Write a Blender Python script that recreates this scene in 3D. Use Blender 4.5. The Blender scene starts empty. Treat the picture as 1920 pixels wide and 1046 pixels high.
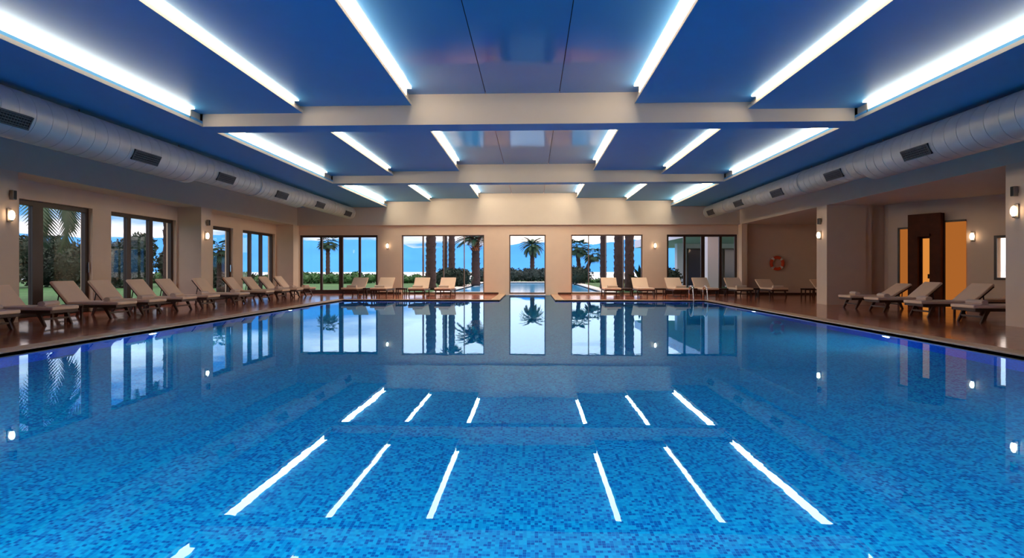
import bpy, math, random
from mathutils import Vector, Matrix, noise

C = bpy.context.scene.collection
S = bpy.context.scene
R = math.radians
random.seed(7)

# ------------------------------------------------------------------ camera
cam_data = bpy.data.cameras.new('camera')
cam = bpy.data.objects.new('camera', cam_data)
C.objects.link(cam)
cam.location = (0, 0, 1.0)
cam.rotation_euler = (R(90), 0, math.atan(37 / 1080))
cam_data.lens = 36 * 1080 / 1920
cam_data.sensor_width = 36
cam_data.shift_y = -16 / 1920
cam_data.clip_end = 5000
S.camera = cam

# ------------------------------------------------------------------ view and sampling behaviour
S.view_settings.view_transform = 'Standard'
S.view_settings.look = 'None'
S.view_settings.gamma = 1
S.view_settings.use_curve_mapping = False
S.view_settings.exposure = 0.0
S.cycles.max_bounces = 10
S.cycles.diffuse_bounces = 4
S.cycles.glossy_bounces = 5
S.cycles.transmission_bounces = 8
S.cycles.transparent_max_bounces = 12
S.cycles.sample_clamp_indirect = 4
S.cycles.sample_clamp_direct = 0
S.cycles.blur_glossy = 0.3
S.cycles.use_denoising = True

STRIP = 15.0          # glow of the ceiling cove lights
POOL_LAMP = 96      # base watts of the underwater lamps and the added fill
SKY = 1.2


def lin(r, g, b):
    f = lambda c: (c / 255 / 12.92) if c / 255 <= 0.04045 else ((c / 255 + 0.055) / 1.055) ** 2.4
    return (f(r), f(g), f(b), 1)


# ------------------------------------------------------------------ dusk sky
W = bpy.data.worlds.new('dusk_sky')
S.world = W
W.use_nodes = True
nt = W.node_tree
nt.nodes.clear()
N = nt.nodes.new
L = nt.links.new
out = N('ShaderNodeOutputWorld')
bg = N('ShaderNodeBackground')
tc = N('ShaderNodeTexCoord')
sep = N('ShaderNodeSeparateXYZ')
L(tc.outputs['Generated'], sep.inputs[0])
ramp = N('ShaderNodeValToRGB')                   # by elevation
cr = ramp.color_ramp
cr.elements[0].position = 0.0
cr.elements[0].color = lin(150, 205, 245)
cr.elements[1].position = 1.0
cr.elements[1].color = lin(40, 80, 150)
for p, c in ((0.03, lin(112, 186, 246)), (0.10, lin(98, 176, 246)), (0.3, lin(70, 130, 210))):
    e = cr.elements.new(p)
    e.color = c
L(sep.outputs['Z'], ramp.inputs[0])
mp = N('ShaderNodeMapping')
mp.inputs['Scale'].default_value = (1.4, 1.4, 9)
L(tc.outputs['Generated'], mp.inputs[0])
nz = N('ShaderNodeTexNoise')
nz.inputs['Scale'].default_value = 2.2
nz.inputs['Detail'].default_value = 6
L(mp.outputs[0], nz.inputs['Vector'])
azi = N('ShaderNodeMapRange')                    # more cloud straight ahead and to the right
azi.inputs['From Min'].default_value = -0.42
azi.inputs['From Max'].default_value = -0.02
azi.inputs['To Min'].default_value = -0.06
azi.inputs['To Max'].default_value = 0.16
L(sep.outputs['X'], azi.inputs[0])
el = N('ShaderNodeMapRange')
el.inputs['From Min'].default_value = 0.0
el.inputs['From Max'].default_value = 0.12
el.inputs['To Min'].default_value = -0.02
el.inputs['To Max'].default_value = 0.17
L(sep.outputs['Z'], el.inputs[0])
a1 = N('ShaderNodeMath'); a1.operation = 'ADD'
a2 = N('ShaderNodeMath'); a2.operation = 'ADD'
L(nz.outputs['Fac'], a1.inputs[0]); L(azi.outputs[0], a1.inputs[1])
L(a1.outputs[0], a2.inputs[0]); L(el.outputs[0], a2.inputs[1])
cl = N('ShaderNodeValToRGB')
cl.color_ramp.elements[0].position = 0.50
cl.color_ramp.elements[1].position = 0.72
L(a2.outputs[0], cl.inputs[0])
mx = N('ShaderNodeMixRGB')
L(cl.outputs[0], mx.inputs[0]); L(ramp.outputs[0], mx.inputs[1])
mx.inputs[2].default_value = (2.5, 2.0, 1.75, 1)
L(mx.outputs[0], bg.inputs[0])
bg.inputs[1].default_value = SKY
L(bg.outputs[0], out.inputs[0])


# ------------------------------------------------------------------ materials
def mat(name):
    m = bpy.data.materials.new(name)
    m.use_nodes = True
    m.node_tree.nodes.clear()
    o = m.node_tree.nodes.new('ShaderNodeOutputMaterial')
    return m, m.node_tree, o


def pbr(name, col, rough=0.6, metal=0.0, bump=0.0, bscale=40, var=0.0, vscale=3.0, spec=0.5, coat=0.0):
    m, t, o = mat(name)
    b = t.nodes.new('ShaderNodeBsdfPrincipled')
    b.inputs['Base Color'].default_value = col
    b.inputs['Roughness'].default_value = rough
    b.inputs['Metallic'].default_value = metal
    b.inputs['Specular IOR Level'].default_value = spec
    b.inputs['Coat Weight'].default_value = coat
    t.links.new(b.outputs[0], o.inputs[0])
    g = t.nodes.new('ShaderNodeNewGeometry')
    if var:
        n = t.nodes.new('ShaderNodeTexNoise')
        n.inputs['Scale'].default_value = vscale
        n.inputs['Detail'].default_value = 5
        t.links.new(g.outputs['Position'], n.inputs['Vector'])
        mr = t.nodes.new('ShaderNodeMapRange')
        mr.inputs['From Min'].default_value = 0.3
        mr.inputs['From Max'].default_value = 0.7
        mr.inputs['To Min'].default_value = 1 - var
        mr.inputs['To Max'].default_value = 1 + var
        t.links.new(n.outputs['Fac'], mr.inputs[0])
        v = t.nodes.new('ShaderNodeVectorMath')
        v.operation = 'SCALE'
        v.inputs[0].default_value = col[:3]
        t.links.new(mr.outputs[0], v.inputs['Scale'])
        t.links.new(v.outputs[0], b.inputs['Base Color'])
    if bump:
        n2 = t.nodes.new('ShaderNodeTexNoise')
        n2.inputs['Scale'].default_value = bscale
        n2.inputs['Detail'].default_value = 4
        t.links.new(g.outputs['Position'], n2.inputs['Vector'])
        bp = t.nodes.new('ShaderNodeBump')
        bp.inputs['Strength'].default_value = bump
        bp.inputs['Distance'].default_value = 0.01
        t.links.new(n2.outputs['Fac'], bp.inputs['Height'])
        t.links.new(bp.outputs[0], b.inputs['Normal'])
    return m


def emit(name, col, strength):
    m, t, o = mat(name)
    e = t.nodes.new('ShaderNodeEmission')
    e.inputs[0].default_value = col
    e.inputs[1].default_value = strength
    t.links.new(e.outputs[0], o.inputs[0])
    return m


M = {}
M['wall'] = pbr('beige_plaster', lin(228, 204, 182), 0.75, bump=0.05, var=0.02)
M['cream'] = pbr('cream_plaster', lin(216, 205, 190), 0.7, bump=0.04, var=0.015)
M['ceiling'] = pbr('pool_lit_ceiling_tint', lin(84, 166, 222), 0.5, var=0.02)  # blue light thrown up by the pool, put into the ceiling colour
M['stretch'] = pbr('glossy_pool_tinted_stretch_ceiling', lin(92, 152, 208), 0.10, bump=0.35, bscale=0.9, spec=0.5)  # pool's blue reflection mixed into the panel's base colour
M['frame'] = pbr('dark_brown_window_frame', lin(62, 44, 38), 0.4)
M['frame_thin'] = pbr('brown_aluminium', lin(112, 92, 78), 0.4)
M['coping'] = pbr('sand_stone_coping', lin(206, 168, 134), 0.45, bump=0.1, bscale=60, var=0.08, vscale=8)
M['teak'] = pbr('dark_teak', lin(64, 38, 28), 0.45, var=0.15, vscale=12)
M['pad'] = pbr('cream_cushion_fabric', lin(254, 220, 192), 0.85, bump=0.25, bscale=220, var=0.03)
M['towel'] = pbr('terry_towel', lin(236, 206, 186), 0.95, bump=0.6, bscale=160)
M['duct'] = pbr('galvanised_duct', lin(205, 206, 204), 0.42, metal=0.35, var=0.05, vscale=5)
M['grille'] = pbr('grey_grille', lin(96, 98, 100), 0.5, metal=0.4)
M['grille_dark'] = pbr('grille_inside', lin(30, 32, 36), 0.7)
M['chrome'] = pbr('polished_steel', lin(220, 222, 226), 0.12, metal=1.0)
M['plate'] = pbr('brushed_plate', lin(150, 140, 130), 0.4, metal=0.5)
M['wood'] = pbr('dark_walnut', lin(76, 36, 20), 0.6, var=0.2, vscale=6, spec=0.15)
M['amber'] = emit('amber_lit_glass', lin(222, 130, 56), 0.55)
M['amber_door'] = emit('amber_lit_door', lin(238, 150, 66), 0.85)
M['strip'] = emit('warm_cove_glow', (1.0, 0.80, 0.56, 1), STRIP)
M['strip_back'] = emit('warm_cove_glow_back', (1.0, 0.80, 0.56, 1), STRIP * 2.0)
M['lamp'] = emit('sconce_glow', (1.0, 0.72, 0.46, 1), 9.0)
M['pool_lens'] = emit('underwater_lamp_glow', (0.8, 0.95, 1.0, 1), 6.0)
M['orange'] = pbr('orange_buoy', lin(226, 78, 40), 0.5)
M['white'] = pbr('white_band', lin(225, 215, 205), 0.6)
M['rope'] = pbr('rope', lin(210, 190, 170), 0.8)
M['trunk'] = pbr('palm_trunk', lin(62, 47, 47), 0.9, bump=0.9, bscale=9, var=0.35, vscale=7)
M['skirt'] = pbr('dead_frond_skirt', lin(196, 104, 62), 0.9, var=0.3, vscale=6)
M['frond'] = pbr('palm_frond', lin(36, 74, 58), 0.6, var=0.3, vscale=2)
M['leaf'] = pbr('dark_leaf', lin(22, 48, 40), 0.7, var=0.45, vscale=1.2)
M['hedge'] = pbr('hedge_leaf', lin(48, 96, 52), 0.7, var=0.35, vscale=1.5)
M['hedge_dark'] = pbr('dark_hedge_leaf', lin(42, 62, 66), 0.8, var=0.3, vscale=1.5)  # darker, greyer leaf colour for the hedge behind the outdoor pool
M['lawn'] = pbr('lawn_grass', lin(44, 98, 50), 0.9, bump=0.5, bscale=8, var=0.25, vscale=0.6)
M['sea'] = pbr('calm_sea', lin(196, 214, 232), 0.35, var=0.05, vscale=0.01)  # glare of the white sky put into the pale sea colour
M['mount'] = pbr('hazy_mountain', lin(74, 152, 234), 1.0, var=0.08, vscale=0.008, spec=0.0)  # distance haze put into the blue base colour
M['pale'] = pbr('pale_render', lin(226, 230, 252), 0.7)
M['darkglass'] = pbr('dark_glazing', lin(28, 46, 82), 0.08)
M['opool'] = pbr('outdoor_pool_water', lin(50, 160, 228), 0.12, bump=0.15, bscale=2)
M['stone'] = pbr('white_paving', lin(214, 212, 208), 0.7, var=0.05)
M['black'] = pbr('dark_gap', lin(14, 14, 16), 0.8)


def deck_mat():
    m, t, o = mat('brown_polished_tile')
    b = t.nodes.new('ShaderNodeBsdfPrincipled')
    g = t.nodes.new('ShaderNodeNewGeometry')
    br = t.nodes.new('ShaderNodeTexBrick')
    br.offset = 0.5
    br.inputs['Scale'].default_value = 1
    br.inputs['Brick Width'].default_value = 0.6
    br.inputs['Row Height'].default_value = 0.3
    br.inputs['Mortar Size'].default_value = 0.004
    br.inputs['Color1'].default_value = lin(206, 114, 82)
    br.inputs['Color2'].default_value = lin(186, 100, 72)
    br.inputs['Mortar'].default_value = lin(110, 64, 48)
    t.links.new(g.outputs['Position'], br.inputs['Vector'])
    t.links.new(br.outputs[0], b.inputs['Base Color'])
    n = t.nodes.new('ShaderNodeTexNoise')
    n.inputs['Scale'].default_value = 7
    t.links.new(g.outputs['Position'], n.inputs['Vector'])
    mr = t.nodes.new('ShaderNodeMapRange')
    mr.inputs['To Min'].default_value = 0.05
    mr.inputs['To Max'].default_value = 0.20
    t.links.new(n.outputs['Fac'], mr.inputs[0])
    t.links.new(mr.outputs[0], b.inputs['Roughness'])
    bp = t.nodes.new('ShaderNodeBump')
    bp.inputs['Strength'].default_value = 0.15
    bp.inputs['Distance'].default_value = 0.004
    t.links.new(n.outputs['Fac'], bp.inputs['Height'])
    t.links.new(bp.outputs[0], b.inputs['Normal'])
    t.links.new(b.outputs[0], o.inputs[0])
    return m


def mosaic_mat(name, cols, tile=0.022):
    m, t, o = mat(name)
    b = t.nodes.new('ShaderNodeBsdfPrincipled')
    g = t.nodes.new('ShaderNodeNewGeometry')
    off = t.nodes.new('ShaderNodeVectorMath')
    off.operation = 'ADD'
    off.inputs[1].default_value = (0.0071, 0.0071, 0.0071)
    t.links.new(g.outputs['Position'], off.inputs[0])
    sn = t.nodes.new('ShaderNodeVectorMath')
    sn.operation = 'SNAP'
    sn.inputs[1].default_value = (tile, tile, tile)
    t.links.new(off.outputs[0], sn.inputs[0])
    wn = t.nodes.new('ShaderNodeTexWhiteNoise')
    t.links.new(sn.outputs[0], wn.inputs['Vector'])
    # gentle clusters of darker tiles
    cn = t.nodes.new('ShaderNodeTexNoise')
    cn.inputs['Scale'].default_value = 7
    cn.inputs['Detail'].default_value = 2
    t.links.new(sn.outputs[0], cn.inputs['Vector'])
    ma = t.nodes.new('ShaderNodeMath')
    ma.operation = 'MULTIPLY_ADD'
    ma.inputs[1].default_value = 0.5
    t.links.new(cn.outputs['Fac'], ma.inputs[0])
    sb = t.nodes.new('ShaderNodeMath')
    sb.operation = 'SUBTRACT'
    sb.inputs[1].default_value = 0.25
    t.links.new(wn.outputs['Value'], sb.inputs[0])
    t.links.new(sb.outputs[0], ma.inputs[2])
    r = t.nodes.new('ShaderNodeValToRGB')
    r.color_ramp.interpolation = 'CONSTANT'
    r.color_ramp.elements[0].position = 0
    r.color_ramp.elements[0].color = cols[0]
    r.color_ramp.elements[1].position = 0.2
    r.color_ramp.elements[1].color = cols[1]
    for p, c in ((0.4, cols[2]), (0.72, cols[3])):
        e = r.color_ramp.elements.new(p)
        e.color = c
    t.links.new(ma.outputs[0], r.inputs[0])
    # grout lines
    fr = t.nodes.new('ShaderNodeVectorMath')
    fr.operation = 'MODULO'
    sc = t.nodes.new('ShaderNodeVectorMath')
    sc.operation = 'ADD'
    sc.inputs[1].default_value = (tile * 3000 + 0.0071, tile * 3000 + 0.0071, tile * 3000 + 0.0071)
    t.links.new(g.outputs['Position'], sc.inputs[0])
    t.links.new(sc.outputs[0], fr.inputs[0])
    fr.inputs[1].default_value = (tile, tile, tile)
    sp = t.nodes.new('ShaderNodeSeparateXYZ')
    t.links.new(fr.outputs[0], sp.inputs[0])
    mn = t.nodes.new('ShaderNodeMath')
    mn.operation = 'MINIMUM'
    t.links.new(sp.outputs[0], mn.inputs[0])
    t.links.new(sp.outputs[1], mn.inputs[1])
    ls = t.nodes.new('ShaderNodeMath')
    ls.operation = 'LESS_THAN'
    ls.inputs[1].default_value = 0.0022
    t.links.new(mn.outputs[0], ls.inputs[0])
    gm = t.nodes.new('ShaderNodeMixRGB')
    gm.inputs[2].default_value = cols[4]
    t.links.new(ls.outputs[0], gm.inputs[0])
    t.links.new(r.outputs[0], gm.inputs[1])
    t.links.new(gm.outputs[0], b.inputs['Base Color'])
    b.inputs['Roughness'].default_value = 0.4
    b.inputs['Specular IOR Level'].default_value = 0.1
    t.links.new(b.outputs[0], o.inputs[0])
    return m


def water_mat():
    m, t, o = mat('pool_water_surface')
    rf = t.nodes.new('ShaderNodeBsdfRefraction')
    rf.inputs['IOR'].default_value = 1.333
    rf.inputs['Roughness'].default_value = 0.0
    rf.inputs['Color'].default_value = (0.94, 0.99, 1, 1)
    gs = t.nodes.new('ShaderNodeBsdfGlossy')
    gs.inputs['Roughness'].default_value = 0.0
    gs.inputs['Color'].default_value = (0.44, 0.74, 1.0, 1)
    fr = t.nodes.new('ShaderNodeFresnel')
    fr.inputs['IOR'].default_value = 1.333
    gl = t.nodes.new('ShaderNodeMixShader')
    t.links.new(fr.outputs[0], gl.inputs[0])
    t.links.new(rf.outputs[0], gl.inputs[1])
    t.links.new(gs.outputs[0], gl.inputs[2])
    g = t.nodes.new('ShaderNodeNewGeometry')
    n = t.nodes.new('ShaderNodeTexNoise')
    n.inputs['Scale'].default_value = 2.6
    n.inputs['Detail'].default_value = 3
    n.inputs['Roughness'].default_value = 0.55
    t.links.new(g.outputs['Position'], n.inputs['Vector'])
    bp = t.nodes.new('ShaderNodeBump')
    bp.inputs['Strength'].default_value = 1.0
    bp.inputs['Distance'].default_value = 0.0004
    t.links.new(n.outputs['Fac'], bp.inputs['Height'])
    for nd in (rf, gs, fr):
        t.links.new(bp.outputs[0], nd.inputs['Normal'])
    t.links.new(gl.outputs[0], o.inputs[0])
    return m


def glass_mat():
    m, t, o = mat('window_glass')
    tr = t.nodes.new('ShaderNodeBsdfTransparent')
    tr.inputs[0].default_value = (0.95, 0.97, 0.98, 1)
    gs = t.nodes.new('ShaderNodeBsdfGlossy')
    gs.inputs['Roughness'].default_value = 0.02
    lw = t.nodes.new('ShaderNodeLayerWeight')
    lw.inputs['Blend'].default_value = 0.12
    pw = t.nodes.new('ShaderNodeMath')
    pw.operation = 'MULTIPLY_ADD'
    pw.inputs[1].default_value = 0.2
    pw.inputs[2].default_value = 0.012
    t.links.new(lw.outputs['Facing'], pw.inputs[0])
    mx = t.nodes.new('ShaderNodeMixShader')
    t.links.new(pw.outputs[0], mx.inputs[0])
    t.links.new(tr.outputs[0], mx.inputs[1])
    t.links.new(gs.outputs[0], mx.inputs[2])
    t.links.new(mx.outputs[0], o.inputs[0])
    return m


M['deck'] = deck_mat()
M['mosaic'] = mosaic_mat('pool_floor_mosaic', [lin(0, 84, 160), lin(0, 112, 182), lin(2, 138, 196), lin(6, 158, 206), lin(14, 150, 200)])
M['mosaic_wall'] = mosaic_mat('pool_wall_mosaic', [lin(0, 70, 204), lin(2, 90, 228), lin(4, 106, 242), lin(8, 120, 250), lin(8, 110, 240)])
M['water'] = water_mat()
M['glass'] = glass_mat()


# ------------------------------------------------------------------ mesh helpers
class MB:
    def __init__(s):
        s.v, s.f, s.mi, s.sm = [], [], [], []

    def add(s, vs, fs, mi=0, smooth=False):
        n = len(s.v)
        s.v += [tuple(p) for p in vs]
        for f in fs:
            s.f.append(tuple(i + n for i in f))
            s.mi.append(mi)
            s.sm.append(smooth)
        return s

    def box(s, x0, x1, y0, y1, z0, z1, mi=0, bottom=None):
        vs = [(x, y, z) for z in (z0, z1) for y in (y0, y1) for x in (x0, x1)]
        fs = [(0, 2, 3, 1), (4, 5, 7, 6), (0, 1, 5, 4), (2, 6, 7, 3), (0, 4, 6, 2), (1, 3, 7, 5)]
        s.add(vs, fs[:1], mi if bottom is None else bottom)
        n = len(s.v) - 8
        for f in fs[1:]:
            s.f.append(tuple(i + n for i in f)); s.mi.append(mi); s.sm.append(False)
        return s

    def prism(s, poly, axis, a, b, mi=0):
        """poly: 2D points; axis 'x','y','z' = extrusion axis from a to b"""
        def P(p, t):
            if axis == 'x': return (t, p[0], p[1])
            if axis == 'y': return (p[0], t, p[1])
            return (p[0], p[1], t)
        n = len(poly)
        vs = [P(p, a) for p in poly] + [P(p, b) for p in poly]
        fs = [tuple(range(n)), tuple(range(2 * n - 1, n - 1, -1))]
        fs += [(i, i + n, (i + 1) % n + n, (i + 1) % n) for i in range(n)]
        return s.add(vs, fs, mi)

    def tube(s, pts, r, n=10, mi=0, cap=True, smooth=True):
        pts = [Vector(p) for p in pts]
        rs = r if isinstance(r, (list, tuple)) else [r] * len(pts)
        vs, fs = [], []
        up = None
        for i, p in enumerate(pts):
            d = (pts[min(i + 1, len(pts) - 1)] - pts[max(i - 1, 0)]).normalized()
            if up is None:
                up = Vector((0, 0, 1)) if abs(d.z) < 0.9 else Vector((1, 0, 0))
            a = d.cross(up).normalized()
            b2 = a.cross(d).normalized()
            up = b2
            for k in range(n):
                t = 2 * math.pi * k / n
                vs.append(p + a * math.cos(t) * rs[i] + b2 * math.sin(t) * rs[i])
        for i in range(len(pts) - 1):
            for k in range(n):
                fs.append((i * n + k, i * n + (k + 1) % n, (i + 1) * n + (k + 1) % n, (i + 1) * n + k))
        s.add(vs, fs, mi, smooth)
        if cap:
            m0 = len(s.v) - len(vs)
            s.f.append(tuple(m0 + k for k in range(n))[::-1]); s.mi.append(mi); s.sm.append(False)
            e0 = m0 + (len(pts) - 1) * n
            s.f.append(tuple(e0 + k for k in range(n))); s.mi.append(mi); s.sm.append(False)
        return s

    def torus(s, c, R0, r0, nx=(1, 0, 0), nz=(0, 0, 1), a0=0, a1=360, n=48, m=12, mi=0):
        nx, nz, c = Vector(nx), Vector(nz), Vector(c)
        full = abs(a1 - a0) >= 360
        pts = []
        cnt = n if full else n + 1
        ax = nx.cross(nz)
        vs = []
        for i in range(cnt):
            t = R(a0 + (a1 - a0) * i / n)
            d = nx * math.cos(t) + nz * math.sin(t)
            for k in range(m):
                u = 2 * math.pi * k / m
                vs.append(c + d * (R0 + r0 * math.cos(u)) + ax * r0 * math.sin(u))
        fs = []
        for i in range(cnt if full else cnt - 1):
            j = (i + 1) % cnt
            for k in range(m):
                fs.append((i * m + k, i * m + (k + 1) % m, j * m + (k + 1) % m, j * m + k))
        return s.add(vs, fs, mi, True)

    def build(s, name, mats, parent=None, bevel=0.0, segs=2, **tags):
        me = bpy.data.meshes.new(name)
        me.from_pydata(s.v, [], s.f)
        if not isinstance(mats, (list, tuple)):
            mats = [mats]
        for m in mats:
            me.materials.append(m)
        me.polygons.foreach_set('material_index', s.mi)
        me.polygons.foreach_set('use_smooth', s.sm)
        me.update()
        o = bpy.data.objects.new(name, me)
        C.objects.link(o)
        if parent:
            o.parent = parent
        if bevel:
            b = o.modifiers.new('bevel', 'BEVEL')
            b.width = bevel
            b.segments = segs
            b.limit_method = 'ANGLE'
        for k, v in tags.items():
            o[k] = v
        return o


def tag(o, label, cat, group=None, kind=None):
    o['label'] = label
    o['category'] = cat
    if group: o['group'] = group
    if kind: o['kind'] = kind
    return o


def thing(name, label, cat, loc=(0, 0, 0), rz=0, group=None):
    o = bpy.data.objects.new(name, None)
    o.empty_display_size = 0.2
    C.objects.link(o)
    o.location = loc
    o.rotation_euler = (0, 0, rz)
    return tag(o, label, cat, group)


def copy_tree(o, parent=None):
    c = o.copy()
    C.objects.link(c)
    c.parent = parent
    for ch in list(o.children):
        copy_tree(ch, c)
    return c


# ------------------------------------------------------------------ dimensions of the hall
XL, XLC = -10.68, -9.95          # left wall, front of its columns
XR = 8.6                         # front of the right columns
YB = 24.3                        # back wall
YF = -5.0                        # wall behind the camera
ZC = 3.67                        # outer ceiling
ZS = 2.91                        # soffits
PX0, PX1, PY0, PY1 = -6.5, 5.82, 0.7, 19.6   # pool
CX0, CX1 = -1.1, 0.80            # swim-out channel to the middle opening
ZW = -0.04
ZB = -1.15
T = 0.3

BACK_WIN = [(-9.93, -6.56), (-5.53, -2.01), (-0.95, 0.585), (1.66, 4.65), (5.65, 8.58)]
LEFT_WIN = [(11.65, 13.66), (14.28, 16.95), (18.96, 20.27), (20.95, 23.62)]
WH = 2.505


def wall_holes(mb, axis, plane, depth, a0, a1, z0, z1, holes):
    """solid wall along one axis with rectangular openings (a, b, zlow, zhigh)"""
    hs = sorted(holes)
    cur = a0
    def bx(a, b, c, d):
        if b - a < 1e-4 or d - c < 1e-4: return
        lo, hi = min(plane, plane + depth), max(plane, plane + depth)
        if axis == 'x': mb.box(a, b, lo, hi, c, d)
        else: mb.box(lo, hi, a, b, c, d)
    for a, b, zl, zh in hs:
        bx(cur, a, z0, z1)
        bx(a, b, z0, zl)
        bx(a, b, zh, z1)
        cur = b
    bx(cur, a1, z0, z1)


# walls
mb = MB()
wall_holes(mb, 'x', YB, T, XL - T, 14.6, -0.3, 4.8, [(a, b, (0.0 if i != 2 else -0.02), WH) for i, (a, b) in enumerate(BACK_WIN)])
mb.build('wall_back', M['wall'], kind='structure')
mb = MB()
wall_holes(mb, 'y', XL, -T, YF, YB, -0.3, 4.8, [(a, b, 0, WH) for a, b in LEFT_WIN])
mb.build('wall_left', M['wall'], kind='structure')
MB().box(XL - T, 14.6, YF - T, YF, -0.3, 4.8).build('wall_front', M['wall'], kind='structure')
# right side: oblique wall behind the loungers, then a straight one
p0, p1, p2 = Vector((10.37, 17.12)), Vector((14.3, 10.75)), Vector((14.3, YF))
OD = (p1 - p0).normalized()                 # along the oblique wall
ON = Vector((OD.y, -OD.x))                  # into the hall, towards the pool
if ON.x > 0: ON = -ON
def ob(t, n=0.0):                           # point on the oblique wall: distance along it, distance out of it
    q = p0 + OD * t + ON * n
    return (q.x, q.y)
SLIT = (2.58, 2.86, 0.82, 1.82)
mb = MB()
Lw = (p1 - p0).length
for a, b, zl, zh in ((0, SLIT[0], -0.3, 3.3), (SLIT[1], Lw, -0.3, 3.3), (SLIT[0], SLIT[1], -0.3, SLIT[2]), (SLIT[0], SLIT[1], SLIT[3], 3.3)):
    mb.prism([ob(a), ob(b), ob(b, -0.2), ob(a, -0.2)], 'z', zl, zh)
mb.build('wall_right', M['wall'], kind='structure')
MB().box(14.3, 14.6, YF, 10.95, -0.3, 4.8).build('wall_right_front', M['wall'], kind='structure')
MB().box(13.0, 13.2, 17.3, YB, -0.3, 3.3).build('wall_right_back', M['wall'], kind='structure')
# wall beside the second right column, with its narrow pilaster
mb = MB()
mb.box(9.72, 10.4, 17.36, 17.6, 0, ZS)
mb.box(9.72, 9.9, 17.14, 17.36, 0, ZS)
mb.box(10.36, 13.2, 17.12, 17.3, 0, ZS)
mb.build('wall_niche', M['wall'], kind='structure')

# columns
for nm, (x0, x1, y0, y1) in (('left', (XL, XLC, 10.25, 10.83)), ('left', (XL, XLC, 17.02, 17.6)), ('left', (XL, XLC, 23.72, YB)),
                             ('right', (XR, 9.7, 10.17, 10.76)), ('right', (XR, 9.72, 17.1, 17.7)), ('right', (XR, 8.82, 23.9, YB)),
                             ('left', (XL, XLC, 3.4, 4.0)), ('right', (XR, 9.7, 3.4, 4.0))):
    MB().box(x0, x1, y0, y1, 0, ZS).build('column', M['wall'], kind='structure')

# bulkheads over the columns: cream faces, same plaster under them
mb = MB(); mb.box(XL, XLC, YF, YB, ZS, 4.6)
mb.build('soffit_left', M['cream'], kind='structure')
mb = MB(); mb.box(XR, 14.6, YF, YB, ZS, 4.6)
mb.build('soffit_right', M['cream'], kind='structure')
mb = MB(); mb.box(XLC, XR, 24.12, YB, ZS, 4.6)
mb.build('soffit_back', M['cream'], kind='structure')

# floor: deck around the pool
mb = MB()
cop = 0.28
mb.box(XL - T, PX0 - cop, YF, YB, -0.3, 0)
mb.box(PX1 + cop, 14.6, YF, YB, -0.3, 0)
mb.box(PX0 - cop, PX1 + cop, YF, PY0 - cop, -0.3, 0)
mb.box(PX0 - cop, CX0 - 0.3, PY1 + 0.2, YB, -0.3, 0)
mb.box(CX1 + 0.3, PX1 + cop, PY1 + 0.2, YB, -0.3, 0)
mb.build('floor', M['deck'], kind='structure')
# sand-coloured coping
mb = MB()
mb.box(PX0 - cop, PX0, PY0 - cop, PY1 + 0.2, -0.3, 0.004)
mb.box(PX1, PX1 + cop, PY0 - cop, PY1 + 0.2, -0.3, 0.004)
mb.box(PX0, PX1, PY0 - cop, PY0, -0.3, 0.004)
mb.box(PX0, CX0 - 0.3, PY1, PY1 + 0.2, -0.3, 0.004)
mb.box(CX1 + 0.3, PX1, PY1, PY1 + 0.2, -0.3, 0.004)
mb.box(CX0 - 0.3, CX0, PY1, YB, -0.3, 0.004)
mb.box(CX1, CX1 + 0.3, PY1, YB, -0.3, 0.004)
mb.build('trim_1', M['coping'], kind='structure')
# pool basin
mb = MB()
w = 0.12
mb.box(PX0 - w, PX1 + w, PY0 - w, PY1 + w, ZB - 0.1, ZB, 0)
mb.box(PX0 - w, PX0, PY0 - w, PY1 + w, ZB, -0.02, 1)
mb.box(PX1, PX1 + w, PY0 - w, PY1 + w, ZB, -0.02, 1)
mb.box(PX0, PX1, PY0 - w, PY0, ZB, -0.02, 1)
mb.box(PX0, CX0, PY1, PY1 + w, ZB, -0.02, 1)
mb.box(CX1, PX1, PY1, PY1 + w, ZB, -0.02, 1)
mb.box(CX0, CX1, PY1 + w, YB + T, ZB - 0.1, ZB, 0)
mb.box(CX0 - w, CX0, PY1 + w, YB, ZB, -0.02, 1)
mb.box(CX1, CX1 + w, PY1 + w, YB, ZB, -0.02, 1)
mb.box(CX0 - w, CX1 + w, YB, YB + T, ZB, -0.05, 0)
mb.build('pool_basin', [M['mosaic'], M['mosaic_wall']], kind='structure')
# water surface
mb = MB()
mb.add([(PX0, PY0, ZW), (PX1, PY0, ZW), (PX1, PY1, ZW), (PX0, PY1, ZW)], [(0, 1, 2, 3)])
mb.add([(CX0, PY1, ZW), (CX1, PY1, ZW), (CX1, YB, ZW), (CX0, YB, ZW)], [(0, 1, 2, 3)])
mb.build('pool_water', M['water'], kind='structure')

# ------------------------------------------------------------------ ceiling
CC = -0.17
H1, H2, H3 = 5.94, 4.055, 2.038
Z1, Z2, Z3 = 3.905, 4.03, 4.23
BAYS = [(4.15, 10.5), (11.0, 17.5), (17.92, 24.12)]
mb = MB()
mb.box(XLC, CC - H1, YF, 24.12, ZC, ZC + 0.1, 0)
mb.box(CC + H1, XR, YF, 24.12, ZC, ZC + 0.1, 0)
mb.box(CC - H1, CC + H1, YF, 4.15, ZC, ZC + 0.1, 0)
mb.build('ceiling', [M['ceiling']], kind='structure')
MB().box(XL - T, 14.6, YF - T, YB + T, 4.7, 4.9).build('ceiling_slab', M['cream'], kind='structure')
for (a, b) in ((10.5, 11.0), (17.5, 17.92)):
    MB().box(CC - H1, CC + H1, a, b, ZC + 0.001, 4.68, 0, bottom=1).build('ceiling_beam', [M['cream'], M['ceiling']], kind='structure')  # underside coloured with the pool's blue light, faces stay cream
bay_word = ['nearest', 'middle', 'farthest']
step_word = {1: 'outermost', 2: 'middle', 3: 'innermost'}
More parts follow.
